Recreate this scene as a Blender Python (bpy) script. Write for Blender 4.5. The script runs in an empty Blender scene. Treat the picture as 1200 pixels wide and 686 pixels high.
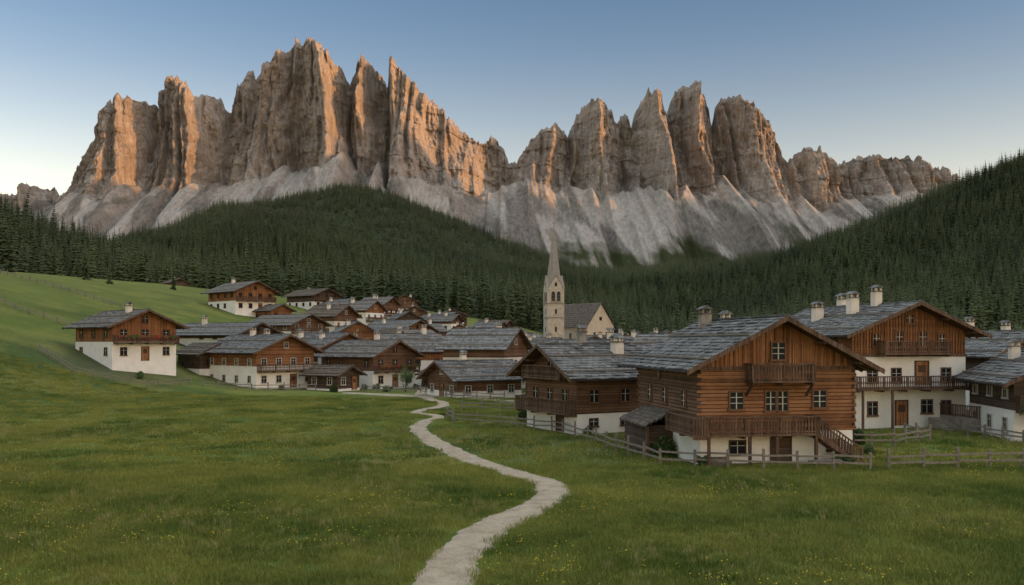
import bpy, math, random
import numpy as np
from mathutils import Vector
random.seed(7); rng=np.random.default_rng(7)
scene=bpy.context.scene
scene.view_settings.view_transform='Standard'
scene.view_settings.look='None'
scene.view_settings.exposure=0
COL=scene.collection

# ------------------------------------------------------------------ noise
def _h(ix,iy,seed):
    n=(ix.astype(np.int64)*374761393+iy.astype(np.int64)*668265263+seed*1442695041)&0xffffffff
    n=((n^(n>>13))*1274126177)&0xffffffff
    n=(n^(n>>16))&0xffffffff
    return n/4294967295.0
def vn(x,y,seed=0):
    x=np.asarray(x,float);y=np.asarray(y,float)
    ix=np.floor(x);iy=np.floor(y);fx=x-ix;fy=y-iy
    fx=fx*fx*(3-2*fx);fy=fy*fy*(3-2*fy)
    a=_h(ix,iy,seed);b=_h(ix+1,iy,seed);c=_h(ix,iy+1,seed);d=_h(ix+1,iy+1,seed)
    return (a*(1-fx)+b*fx)*(1-fy)+(c*(1-fx)+d*fx)*fy
def fbm(x,y,o=4,seed=0,g=.5):
    s=0;a=1;t=0
    for i in range(o):
        s=s+a*vn(x*2**i,y*2**i,seed+i*17);t+=a;a*=g
    return s/t
def ridged(x,y,o=4,seed=0,g=.5):
    s=0;a=1;t=0
    for i in range(o):
        s=s+a*(1-np.abs(2*vn(x*2**i,y*2**i,seed+i*31)-1));t+=a;a*=g
    return s/t
def sstep(v,a,b):
    t=np.clip((v-a)/(b-a),0,1);return t*t*(3-2*t)

# ------------------------------------------------------------------ terrain height
MX=np.array([-2400,-1480,-953,-847,-635,-530,-424,-339,-254,-170,-42,106,212,380,530,850,2500],float)
MZ=np.array([140,170,215,250,312,340,364,361,336,304,250,194,156,100,50,28,20],float)
def T(x,y):
    x=np.asarray(x,float);y=np.asarray(y,float)
    lin=.3*(-x-42)+.09*(y-137)
    sp=1.5*np.logaddexp(0,np.clip(lin/1.5,-40,200))
    h=32*np.tanh(sp/32)
    q=np.clip(-x-150,0,250)
    h=h+sstep(y,330,620)*.00105*q*q*(1-.8*sstep(y,650,1100))
    r=.45*np.clip(x-160,0,800)*np.clip((y-250)/1000,0,1)*(1-.8*sstep(y,1500,2600))
    h=h+r*(.88+.2*fbm(x/160,y/160,3,5))
    mid=np.interp(x,MX,MZ)
    prof=np.clip((y-620)/1580,0,1)**1.25*(1-.75*sstep(y,2250,3100))
    m=mid*prof
    m=m+(ridged(x/420+.2*y/400,y/900,3,11)-.6)*130*prof*sstep(np.abs(y-2200),0,500)*np.clip(mid/300,0,1)
    h=h+np.maximum(m-20*sstep(y,600,900),-10*sstep(y,600,900))
    back=sstep(y,2500,5300)*(320+70*fbm(x/700,y/900,3,23))
    h=h+back
    amp=sstep(np.hypot(x,y),60,600)*2.5
    h=h+amp*(fbm(x/60,y/60,2,3)-.5)+.5*(fbm(x/16,y/16,2,9)-.5)
    return h
def Tz(x,y): return float(T(np.array([x]),np.array([y]))[0])

# ------------------------------------------------------------------ node helpers
def newmat(name):
    m=bpy.data.materials.new(name);m.use_nodes=True
    nt=m.node_tree;b=nt.nodes['Principled BSDF']
    b.inputs['Specular IOR Level'].default_value=.25
    return m,nt,b
class N:
    def __init__(s,nt): s.nt=nt
    def __call__(s,typ,**kw):
        n=s.nt.nodes.new(typ)
        for k,v in kw.items(): setattr(n,k,v)
        return n
    def ln(s,a,b): s.nt.links.new(a,b)
    def math(s,op,a,b=None,c=None):
        n=s('ShaderNodeMath',operation=op)
        for i,v in enumerate((a,b,c)):
            if v is None: continue
            if hasattr(v,'is_linked'): s.ln(v,n.inputs[i])
            else: n.inputs[i].default_value=v
        return n.outputs[0]
    def noise(s,vec,scale,detail=4,rough=.55):
        n=s('ShaderNodeTexNoise');n.inputs['Scale'].default_value=scale
        n.inputs['Detail'].default_value=detail;n.inputs['Roughness'].default_value=rough
        if vec is not None:s.ln(vec,n.inputs['Vector'])
        return n.outputs['Fac']
    def mapping(s,vec,scale=(1,1,1),rot=(0,0,0)):
        n=s('ShaderNodeMapping');n.inputs['Scale'].default_value=scale;n.inputs['Rotation'].default_value=rot
        s.ln(vec,n.inputs['Vector']);return n.outputs[0]
    def mix(s,f,a,b,blend='MIX'):
        n=s('ShaderNodeMix',data_type='RGBA',blend_type=blend)
        for i,v in ((0,f),(6,a),(7,b)):
            if hasattr(v,'is_linked'): s.ln(v,n.inputs[i])
            elif i==0: n.inputs[0].default_value=v
            else: n.inputs[i].default_value=(*v,1)
        return n.outputs[2]
    def ramp(s,f,stops):
        n=s('ShaderNodeValToRGB');cr=n.color_ramp
        while len(cr.elements)<len(stops): cr.elements.new(.5)
        for e,(p,c) in zip(cr.elements,stops):
            e.position=p;e.color=(*c,1) if len(c)==3 else c
        s.ln(f,n.inputs[0]);return n.outputs[0]
    def mr(s,v,a,b,c,d):
        n=s('ShaderNodeMapRange',interpolation_type='SMOOTHSTEP')
        s.ln(v,n.inputs[0])
        for i,q in zip((1,2,3,4),(a,b,c,d)): n.inputs[i].default_value=q
        return n.outputs[0]
    def bump(s,h,dist,b,strength=1):
        n=s('ShaderNodeBump');n.inputs['Distance'].default_value=dist;n.inputs['Strength'].default_value=strength
        s.ln(h,n.inputs['Height']);s.ln(n.outputs[0],b.inputs['Normal'])
def sc(c,k): return tuple(min(1,v*k) for v in c)

def simple(name,c,rough=.8,scale=3,var=.3,bd=.01,spec=.25):
    m,nt,b=newmat(name);n=N(nt);tc=n('ShaderNodeTexCoord').outputs['Object']
    f=n.noise(tc,scale,6,.6);f2=n.noise(tc,scale*9,3)
    f=n.math('ADD',n.math('MULTIPLY',f,.7),n.math('MULTIPLY',f2,.3))
    n.ln(n.ramp(f,[(.3,sc(c,1-var)),(.7,sc(c,1+var))]),b.inputs['Base Color'])
    b.inputs['Roughness'].default_value=rough;b.inputs['Specular IOR Level'].default_value=spec
    n.bump(f2,bd,b);return m
def woodmat(name,c,board=.2,vertical=False,var=.45,rough=.7):
    m,nt,b=newmat(name);n=N(nt);tc=n('ShaderNodeTexCoord').outputs['Object']
    sp=n('ShaderNodeSeparateXYZ');n.ln(tc,sp.inputs[0])
    if vertical: ax=n.math('ADD',sp.outputs[0],sp.outputs[1])
    else: ax=sp.outputs[2]
    q=n.math('DIVIDE',n.math('ADD',ax,50),board)
    fl=n.math('FLOOR',q);fr=n.math('FRACT',q)
    wn=n('ShaderNodeTexWhiteNoise',noise_dimensions='1D');n.ln(fl,wn.inputs['W'])
    grain=n.noise(n.mapping(tc,(8,8,.6) if vertical else (.7,.7,14)),2.5,6,.65)
    stain=n.noise(tc,.5,5,.7)
    f=n.math('ADD',n.math('MULTIPLY',wn.outputs['Value'],.3),n.math('ADD',n.math('MULTIPLY',grain,.5),n.math('MULTIPLY',stain,.8)))
    col=n.ramp(f,[(.5,sc((c[0]*.75,c[1]*.95,c[2]*1.2),.34)),(.76,c),(1.0,sc((c[0],c[1]*1.15,c[2]*1.3),1+var))])
    gap=n.math('GREATER_THAN',n.math('ABSOLUTE',n.math('SUBTRACT',fr,.5)),.44)
    col=n.mix(gap,col,sc(c,.18))
    n.ln(col,b.inputs['Base Color']);b.inputs['Roughness'].default_value=rough
    bh=n.math('SUBTRACT',n.math('MULTIPLY',grain,.3),gap)
    n.bump(bh,.02,b);return m
def roofmat(name,c1,c2,bw=.42,bh=.42):
    c1=sc(c1,.88);c2=sc(c2,.88)
    m,nt,b=newmat(name);n=N(nt);tc=n('ShaderNodeTexCoord').outputs['Object']
    sp=n('ShaderNodeSeparateXYZ');n.ln(tc,sp.inputs[0])
    cb=n('ShaderNodeCombineXYZ');n.ln(sp.outputs[1],cb.inputs[0]);n.ln(n.math('ABSOLUTE',sp.outputs[0]),cb.inputs[1])
    br=n('ShaderNodeTexBrick');n.ln(cb.outputs[0],br.inputs['Vector'])
    br.inputs['Scale'].default_value=1;br.inputs['Brick Width'].default_value=bw;br.inputs['Row Height'].default_value=bh
    br.inputs['Mortar Size'].default_value=.024;br.inputs['Bias'].default_value=0
    br.inputs['Color1'].default_value=(*sc(c1,.65),1);br.inputs['Color2'].default_value=(*sc(c2,1.2),1);br.inputs['Mortar'].default_value=(*sc(c1,.2),1)
    ns=n.noise(tc,.5,5,.65);ns2=n.noise(tc,7,3)
    col=n.mix(n.math('MULTIPLY',ns,.5),br.outputs['Color'],n.ramp(ns2,[(.35,sc(c1,.6)),(.7,sc(c2,1.3))]))
    lich=n.ramp(n.noise(tc,1.3,6,.7),[(.52,(0,0,0)),(.68,(1,1,1))])
    col=n.mix(n.math('MULTIPLY',lich,.5),col,(.15,.14,.10))
    n.ln(col,b.inputs['Base Color']);b.inputs['Roughness'].default_value=.75;b.inputs['Specular IOR Level'].default_value=.2
    n.bump(n.math('ADD',br.outputs['Fac'],ns2),-.03,b);return m

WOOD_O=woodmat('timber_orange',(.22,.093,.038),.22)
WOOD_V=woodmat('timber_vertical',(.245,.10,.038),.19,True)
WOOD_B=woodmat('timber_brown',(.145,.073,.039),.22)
WOOD_D=woodmat('timber_dark',(.08,.05,.034),.2)
BALC=woodmat('balcony_timber',(.12,.066,.039),.16,True,.4)
SOFF=simple('soffit_boards',(.11,.06,.035),.8,4,.3)
FENCE=simple('weathered_timber',(.19,.16,.13),.85,5,.45,.01)
PLAST=simple('lime_plaster',(.78,.74,.67),.9,.7,.13,.01)
PLAST2=simple('cream_plaster',(.66,.58,.48),.9,.7,.16,.01)
STONE=simple('stone_masonry',(.27,.24,.20),.9,2.4,.45,.05)
ROOFS=[roofmat('slate_roof',(.125,.122,.12),(.225,.218,.21)),
       roofmat('shingle_roof',(.14,.128,.115),(.245,.225,.205),.3,.3),
       roofmat('stone_slab_roof',(.10,.098,.096),(.195,.188,.182),.6,.42),
       roofmat('brown_shingle_roof',(.095,.072,.055),(.165,.13,.10),.35,.35)]
FRAME=simple('window_frame_timber',(.085,.045,.025),.6,8,.2)
FRAMEB=simple('brown_window_frame',(.15,.075,.038),.6,8,.25)
FRAMEW=simple('window_frame_white',(.5,.47,.4),.6,8,.1)
DOOR=woodmat('door_timber',(.30,.13,.05),.14,True)
IRON=simple('dark_iron',(.03,.03,.03),.5,8,.2)
FLOW=simple('geranium_flowers',(.30,.03,.03),.7,30,.6)
BUSHM=simple('shrub_leaves',(.06,.09,.028),.8,6,.5)
def glass():
    m,nt,b=newmat('window_glass');n=N(nt)
    b.inputs['Base Color'].default_value=(.018,.02,.024,1);b.inputs['Roughness'].default_value=.08
    b.inputs['Specular IOR Level'].default_value=.4
    tc=n('ShaderNodeTexCoord').outputs['Object'];n.bump(n.noise(tc,1.5,2),.01,b);return m
GLASS=glass()

# ------------------------------------------------------------------ part builder
def mesh_obj(name,v,f,mat,parent=None,smooth=False):
    me=bpy.data.meshes.new(name);me.from_pydata(v,[],f);me.update()
    if mat: me.materials.append(mat)
    if smooth: me.shade_smooth()
    o=bpy.data.objects.new(name,me);COL.objects.link(o)
    if parent:o.parent=parent
    return o
class B:
    def __init__(s,name,loc=(0,0,0),yaw=0):
        s.name=name;s.loc=loc;s.yaw=yaw;s.p={}
    def g(s,part,mat):
        k=(part,mat.name)
        if k not in s.p:s.p[k]=([],[],mat)
        return s.p[k]
    def hexa(s,part,mat,P):
        v,f,_=s.g(part,mat);i=len(v);v.extend([tuple(p) for p in P])
        for q in ((0,3,2,1),(4,5,6,7),(0,1,5,4),(1,2,6,5),(2,3,7,6),(3,0,4,7)): f.append(tuple(i+a for a in q))
    def box(s,part,mat,x0,x1,y0,y1,z0,z1):
        s.hexa(part,mat,[(x0,y0,z0),(x1,y0,z0),(x1,y1,z0),(x0,y1,z0),(x0,y0,z1),(x1,y0,z1),(x1,y1,z1),(x0,y1,z1)])
    def beam(s,part,mat,p,q,tw,th,up=(0,0,1)):
        p=Vector(p);q=Vector(q);d=(q-p).normalized();u=Vector(up)
        if abs(d.dot(u))>.98:u=Vector((0,1,0))
        sd=d.cross(u).normalized()*tw/2;u2=sd.cross(d).normalized()*th/2
        s.hexa(part,mat,[p-sd-u2,p+sd-u2,q+sd-u2,q-sd-u2,p-sd+u2,p+sd+u2,q+sd+u2,q-sd+u2])
    def prism(s,part,mat,poly,y0,y1):
        v,f,_=s.g(part,mat);i=len(v);n=len(poly)
        v.extend([(a,y0,b) for a,b in poly]);v.extend([(a,y1,b) for a,b in poly])
        f.append(tuple(range(i,i+n)));f.append(tuple(range(i+2*n-1,i+n-1,-1)))
        for k in range(n):
            k2=(k+1)%n;f.append((i+k,i+n+k,i+n+k2,i+k2))
    def done(s):
        e=bpy.data.objects.new(s.name,None);COL.objects.link(e);e.empty_display_size=.5
        e.location=s.loc;e.rotation_euler=(0,0,math.radians(s.yaw))
        for (part,_),(v,f,m) in s.p.items(): mesh_obj(part,v,f,m,e)
        return e

class Chalet(B):
    det=1
    def setup(s,w,l,hb,he,pitch,ov,wood,plast,roof,ovf=None,woodv=None,det=1):
        s.w=w;s.l=l;s.he=he;s.hb=hb;s.tn=math.tan(math.radians(pitch));s.ov=ov;s.ovf=ovf or ov;s.det=det
        s.hr=he+s.tn*w/2
        ww=w/2-.03
        s.box('plaster_walls',plast,-w/2,w/2,-l/2,l/2,-4,hb)
        if woodv and he-hb>3.2:
            zs=he-.3
            s.box('timber_walls',wood,-ww,ww,-l/2+.03,l/2-.03,hb,zs)
            s.prism('gable_boards',woodv,[(-ww-.0,zs),(ww,zs),(ww,he),(0,he+s.tn*ww),(-ww,he)],-l/2+.01,l/2-.01)
        else:
            s.prism('timber_walls',wood,[(-ww,hb),(ww,hb),(ww,he),(0,he+s.tn*ww),(-ww,he)],-l/2+.03,l/2-.03)
        run=w/2+ov;cs=math.sqrt(1+s.tn**2)
        n=max(6,int(run*cs/(.42 if det>1 else .8)))
        y0=-l/2-s.ovf;y1=l/2+ov
        top=s.hr+.12
        for sg in (-1,1):
            a=(0,top);b=(sg*run,top-s.tn*run)
            s.hexa('roof_deck',SOFF,[(0,y0+.02,top-.13),(b[0],y0+.02,b[1]-.13),(b[0],y1-.02,b[1]-.13),(0,y1-.02,top-.13),
                                    (0,y0+.02,top),(b[0],y0+.02,b[1]),(b[0],y1-.02,b[1]),(0,y1-.02,top)])
            for i in range(n):
                x0=run*i/n*.995;x1=run*(i+1.12)/n
                lift=.085 if det>1 else .11
                z0=top-s.tn*x0+.012;z1=top-s.tn*x1+.012
                seg=[y0]
                if det>1:
                    while seg[-1]<y1-1.2: seg.append(seg[-1]+random.uniform(.5,.95))
                seg.append(y1)
                for ya,yb in zip(seg[:-1],seg[1:]):
                    j=random.uniform(-.05,.05) if det>1 else 0
                    li=lift+(random.uniform(-.03,.045) if det>1 else 0)
                    xe=x1+j
                    s.hexa('roof_slabs',roof,[(sg*x0,ya+.006,z0),(sg*xe,ya+.006,z1+li-.06),(sg*xe,yb-.006,z1+li-.06),(sg*x0,yb-.006,z0),
                      (sg*x0,ya+.006,z0+.02),(sg*xe,ya+.006,z1+li),(sg*xe,yb-.006,z1+li),(sg*x0,yb-.006,z0+.02)])
            for yy in (y0-.03,y1+.0):
                s.hexa('barge_boards',WOOD_D if det<2 else BALC,[(0,yy,top-.27),(b[0]*1.01,yy,b[1]-.27),(b[0]*1.01,yy+.05,b[1]-.27),(0,yy+.05,top-.27),
                   (0,yy,top+.03),(b[0]*1.01,yy,b[1]+.03),(b[0]*1.01,yy+.05,b[1]+.03),(0,yy+.05,top+.03)])
            s.beam('gutter',IRON,(b[0]+sg*.06,y0,b[1]-.05),(b[0]+sg*.06,y1,b[1]-.05),.12,.1)
            for fr in (.38,.82):
                xx=run*fr
                s.box('snow_battens',FENCE,sg*xx-.06,sg*xx+.06,y0+.2,y1-.2,top-s.tn*xx+.1,top-s.tn*xx+.22)
        s.box('ridge_cap',roof,-.16,.16,y0,y1,top+.045,top+.12)
        for xx in ([-w/2+.1,-w/4,0,w/4,w/2-.1]):
            zz=top-.14-s.tn*abs(xx)
            s.box('purlins',BALC,xx-.09,xx+.09,y0+.15,-l/2,zz-.24-.0,zz-.02-s.tn*.09)
        if det>1:
            k=int(l/.9)
            for i in range(k+1):
                yy=-l/2+i*l/k
                for sg in (-1,1):
                    xa=w/2-.05;xb=run-.05
                    s.beam('rafters',BALC,(sg*xa,yy,top-.2-s.tn*xa),(sg*xb,yy,top-.2-s.tn*xb),.1,.13)
    def fb(s,face,part,mat,a0,a1,z0,z1,o0,o1):
        w2=s.w/2;l2=s.l/2
        if face=='f': s.box(part,mat,a0,a1,-l2-o1,-l2-o0,z0,z1)
        elif face=='b': s.box(part,mat,a0,a1,l2+o0,l2+o1,z0,z1)
        elif face=='l': s.box(part,mat,-w2-o1,-w2-o0,a0,a1,z0,z1)
        else: s.box(part,mat,w2+o0,w2+o1,a0,a1,z0,z1)
    def win(s,face,a,z,w=.85,h=1.1,shut=None,frame=None,flower=False):
        frame=frame or FRAME
        t=.08
        s.fb(face,'window_glass',GLASS,a-w/2+.01,a+w/2-.01,z-h/2+.01,z+h/2-.01,.0,.025)
        s.fb(face,'window_frames',frame,a-w/2-t,a-w/2,z-h/2-t,z+h/2+t,-.02,.09)
        s.fb(face,'window_frames',frame,a+w/2,a+w/2+t,z-h/2-t,z+h/2+t,-.02,.09)
        s.fb(face,'window_frames',frame,a-w/2,a+w/2,z+h/2,z+h/2+t,-.02,.088)
        s.fb(face,'window_frames',frame,a-w/2-t*1.6,a+w/2+t*1.6,z-h/2-t-.05,z-h/2-.0,-.02,.15)
        fm=FRAMEW if s.det>1 else frame
        s.fb(face,'window_mullions',fm,a-.025,a+.025,z-h/2,z+h/2,.01,.05)
        s.fb(face,'window_mullions',fm,a-w/2,a-.025,z+h*.12,z+h*.12+.04,.01,.045)
        s.fb(face,'window_mullions',fm,a+.025,a+w/2,z+h*.12,z+h*.12+.04,.01,.045)
    def door(s,face,a,z0,w=1,h=2,mat=None):
        s.fb(face,'door_leaf',mat or DOOR,a-w/2,a+w/2,z0+.02,z0+h,-.02,.05)
        for sg in (-1,1): s.fb(face,'door_frame',FRAME,a+sg*w/2-(.1 if sg<0 else 0),a+sg*w/2+(0 if sg<0 else .1),z0,z0+h+.1,-.02,.1)
        s.fb(face,'door_frame',FRAME,a-w/2,a+w/2,z0+h,z0+h+.1,-.02,.098)
        s.fb(face,'door_panel',FRAME,a-w*.32,a+w*.32,z0+h*.55,z0+h*.85,.03,.065)
    def balcony(s,face,a0,a1,z,dep=1.1,h=1.0,sp=.16,mat=None,flower=False,ends=True):
        m=mat or BALC
        s.fb(face,'balcony_deck',m,a0,a1,z-.14,z,.03,dep)
        s.fb(face,'balcony_rail',m,a0-.04,a1+.04,z+h-.05,z+h+.04,dep-.11,dep+.03)
        s.fb(face,'balcony_rail',m,a0,a1,z+.07,z+.15,dep-.07,dep-.02)
        n=max(3,int((a1-a0)/sp))
        for i in range(n+1):
            a=a0+(a1-a0)*i/n; ww=sp*.17
            s.fb(face,'balusters',m,a-ww,a+ww,z+.0,z+h-.05,dep-.06,dep-.03)
            if s.det>1: s.fb(face,'balusters',m,a-ww*2,a+ww*2,z+h*.40,z+h*.60,dep-.062,dep-.028)
        if ends:
            for aa in (a0,a1):
                s.fb(face,'balcony_rail',m,aa-.04,aa+.04,z+h-.05,z+h+.035,.03,dep-.11)
                k=max(2,int(dep/sp))
                for i in range(k): 
                    o=.05+(dep-.15)*i/k
                    s.fb(face,'balusters',m,aa-.02,aa+.02,z,z+h-.05,o,o+sp*.5)
        kk=max(2,int((a1-a0)/2.2))
        for i in range(kk+1):
            a=a0+.1+(a1-a0-.2)*i/kk
            s.fb(face,'balcony_posts',m,a-.06,a+.06,z-.28,z+h-.05,dep-.16,dep-.065)
            s.fb(face,'balcony_brackets',m,a-.06,a+.06,z-.3,z-.14,.02,dep-.16)
        if flower:
            s.fb(face,'flower_box',FRAME,a0+.2,a1-.2,z+h-.28,z+h-.08,dep+.0,dep+.18)
            k=int((a1-a0)/.16)
            for i in range(k):
                a=a0+.25+(a1-a0-.5)*i/k;hh=random.uniform(.0,.2)
                if random.random()<.75: s.fb(face,'flowers',FLOW if random.random()<.4 else BUSHM,a-.07,a+.07,z+h-.25-hh,z+h+.02+random.random()*.1,dep-.0,dep+.24)
    def chimney(s,x,y,h=1.3,w=.7,mat=None):
        z=s.hr+.1-s.tn*abs(x);m=mat or PLAST2
        s.box('chimney',m,x-w/2,x+w/2,y-w/2,y+w/2,z-.6,z+h)
        s.box('chimney_cap',ROOFS[2],x-w/2-.1,x+w/2+.1,y-w/2-.1,y+w/2+.1,z+h,z+h+.08)
        for a in (-1,1):
            for b in (-1,1): s.box('chimney_cap',m,x+a*w*.36-.07,x+a*w*.36+.07,y+b*w*.36-.07,y+b*w*.36+.07,z+h+.08,z+h+.34)
        s.prism('chimney_cap',ROOFS[2],[(x-w/2-.14,z+h+.34),(x+w/2+.14,z+h+.34),(x,z+h+.62)],y-w/2-.14,y+w/2+.14)

def plain_house(name,x,y,yaw,w,l,he,hb,pitch=24,ov=1.1,wood=None,roof=0,bal=1,zoff=0,plast=None,chim=1,det=1):
    c=Chalet(name,(x,y,Tz(x,y)+zoff),yaw)
    wood=wood or random.choice([WOOD_O,WOOD_V,WOOD_B,WOOD_B,WOOD_D])
    c.setup(w,l,hb,he,pitch,ov,wood,plast or random.choice([PLAST,PLAST,PLAST2]),ROOFS[roof],det=det)
    fr=random.choice([FRAME,FRAME,FRAMEW])
    zs=[];z=1.45
    while z<he-.3: zs.append(z);z+=2.55
    nf=max(2,int(w/2.6));ns=max(2,int(l/2.9))
    for zi,z in enumerate(zs):
        for i in range(nf):
            a=-w/2+w*(i+.5)/nf
            if zi==0 and i==nf//2: c.door('f',a,0.05,1.0,2.0)
            else: c.win('f',a,z,.85,1.05,None,fr)
        for f in 'lr':
            for i in range(ns):
                if random.random()<.9: c.win(f,-l/2+l*(i+.5)/ns,z,.8,1.0,None,fr)
    if c.hr>he+1.6: c.win('f',0,he+.75,.7,.8,None,fr)
    if bal>=1 and len(zs)>1: c.balcony('f',-w/2+.1,w/2-.1,zs[1]-1.25,1.1,.95,.24,flower=random.random()<.5)
    if bal>=2 and len(zs)>2: c.balcony('f',-w/2+1,w/2-1,zs[2]-1.25,1.0,.95,.24)
    for k in range(chim): c.chimney(random.uniform(-.25,.25)*w,random.uniform(-.3,.35)*l,random.uniform(.8,1.2),.7)
    return c.done()

# ------------------------------------------------------------------ HERO HOUSE A
def hero_a():
    x,y=15.3,60.3
    c=Chalet('timber_chalet',(x,y,Tz(16,54)-.1),9)
    w,l=9.9,12.2
    c.setup(w,l,2.0,6.3,27.5,1.25,WOOD_O,PLAST,ROOFS[2],ovf=1.35,woodv=WOOD_V,det=2)
    z=2.02;i=0
    while z<5.75:
        hh=.235
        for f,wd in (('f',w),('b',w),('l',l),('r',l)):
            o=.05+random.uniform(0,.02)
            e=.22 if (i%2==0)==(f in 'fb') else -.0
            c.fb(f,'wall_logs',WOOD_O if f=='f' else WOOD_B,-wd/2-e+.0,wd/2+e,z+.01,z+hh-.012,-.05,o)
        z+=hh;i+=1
    c.fb('f','tie_beam',BALC,-w/2-.1,w/2+.1,5.76,5.98,-.02,.12)
    k=34
    for i in range(k):
        a=-w/2+.15+(w-.3)*i/(k-1);zt=6.3+c.tn*(w/2-abs(a))-.1
        if zt>6.02: c.fb('f','gable_battens',WOOD_V,a-.045,a+.045,5.98,zt,-.01,.035+random.random()*.01)
    def win(f,a,z,w_=.8,h=1.0):
        c.fb(f,'window_backing',FRAME,a-w_/2-.02,a+w_/2+.02,z-h/2-.02,z+h/2+.02,.0,.09)
        t=.1
        c.fb(f,'window_glass',GLASS,a-w_/2,a+w_/2,z-h/2,z+h/2,.09,.1)
        for sg in(-1,1): c.fb(f,'window_frames',FRAMEB,a+sg*(w_/2+t/2)-t/2,a+sg*(w_/2+t/2)+t/2,z-h/2-t,z+h/2+t,.0,.16)
        c.fb(f,'window_frames',FRAMEB,a-w_/2,a+w_/2,z+h/2,z+h/2+t,.0,.158)
        c.fb(f,'window_frames',FRAMEB,a-w_/2-.16,a+w_/2+.16,z-h/2-t-.04,z-h/2,.0,.2)
        c.fb(f,'window_mullions',FRAMEW,a-.03,a+.03,z-h/2,z+h/2,.095,.13)
        for q in (-.15,.2): 
            c.fb(f,'window_mullions',FRAMEW,a-w_/2,a-.03,z+h*q-.02,z+h*q+.02,.095,.125)
            c.fb(f,'window_mullions',FRAMEW,a+.03,a+w_/2,z+h*q-.02,z+h*q+.02,.095,.125)
    win('f',-2.7,3.9);win('f',2.7,3.95);win('f',0,6.9,.8,1.0)
    win('f',-.5,3.85,.6,1.15);win('f',.28,3.85,.6,1.15)
    for a in (-3.5,0.2,3.4): win('l',a,3.9,.75,.95)
    win('l',1.5,5.3,.5,.5)
    c.win('f',-2.6,1.05,.95,.75,None,FRAME);c.win('l',2,1.1,.7,.6);c.win('f',3.6,1.1,.6,.6)
    c.door('f',0.2,.02,1.2,1.85,WOOD_D)
    c.balcony('f',-2.1,1.9,5.15,1.15,1.0,.2)
    for a in (-2.05,1.85): c.beam('balcony_brackets',BALC,(a,-l/2-.05,4.2),(a,-l/2-1.0,5.0),.12,.12)
    c.balcony('f',-w/2-.15,1.9,2.0,1.5,1.0,.2)
    c.balcony('l',-l/2-1.45,-l/2+3.6,2.0,1.0,1.0,.2)
    for a in (-w/2,-2.4,-.7,1.8): c.fb('f','porch_posts',BALC,a-.08,a+.08,-.4,1.86,1.3,1.46)
    xa,xb=1.95,4.7;za,zb=2.0,.05;yy0=-l/2-.35;yy1=-l/2-1.45
    n=10
    for i in range(n):
        t=(i+.5)/n;xx=xa+(xb-xa)*t;zz=za+(zb-za)*t
        c.box('stair_treads',BALC,xx-.17,xx+.17,yy1,yy0,zz-.05,zz)
    for yy in (yy0,yy1):
        c.beam('stair_stringer',BALC,(xa,yy,za-.12),(xb,yy,zb-.12),.07,.28)
        c.beam('stair_rail',BALC,(xa,yy,za+.95),(xb+.05,yy,zb+.95),.08,.09)
        for i in range(15):
            t=(i+.3)/15;xx=xa+(xb-xa)*t;zz=za+(zb-za)*t
            c.box('stair_balusters',BALC,xx-.035,xx+.035,yy-.02,yy+.02,zz-.1,zz+.93)
        c.box('stair_post',BALC,xb-.02,xb+.1,yy-.06,yy+.06,-.4,1.12)
    s0=-w/2
    for i in range(6): 
        xx=-i*.33; 
        c.hexa('lean_to_roof',ROOFS[3],[(s0-.36+xx,-1.55,2.74+xx*.43-.13),(s0+xx,-1.55,2.91+xx*.43),(s0+xx,4.55,2.91+xx*.43),(s0-.36+xx,4.55,2.74+xx*.43-.13),
          (s0-.36+xx,-1.55,2.80+xx*.43-.08),(s0+xx,-1.55,2.99+xx*.43),(s0+xx,4.55,2.99+xx*.43),(s0-.36+xx,4.55,2.80+xx*.43-.08)])
    c.box('lean_to_walls',WOOD_D,s0-1.7,s0-.02,-1.2,4.2,-1,1.98)
    c.box('lean_to_posts',BALC,s0-1.85,s0-1.7,-1.35,-1.2,-1,1.95)
    c.chimney(-.8,3.8,.9,.75,STONE);c.chimney(1.2,4.9,.8,.6)
    c.beam('drainpipe',IRON,(w/2+.12,-l/2+.1,5.9),(w/2+.12,-l/2+.1,.1),.09,.09)
    for i in range(26):
        r=.08;xx=-4.6+(i%9)*.17;zz=.1+(i//9)*.17
        c.box('firewood_pile',FENCE,xx-r,xx+r,-l/2-.55,-l/2-.08,zz-r,zz+r)
    c.box('bench',FENCE,1.2,3.0,-l/2-2.3,-l/2-1.9,.4,.47)
    for xx in (1.3,2.8): c.box('bench',FENCE,xx,xx+.1,-l/2-2.28,-l/2-1.92,-.1,.4)
    return c.done()

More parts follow.
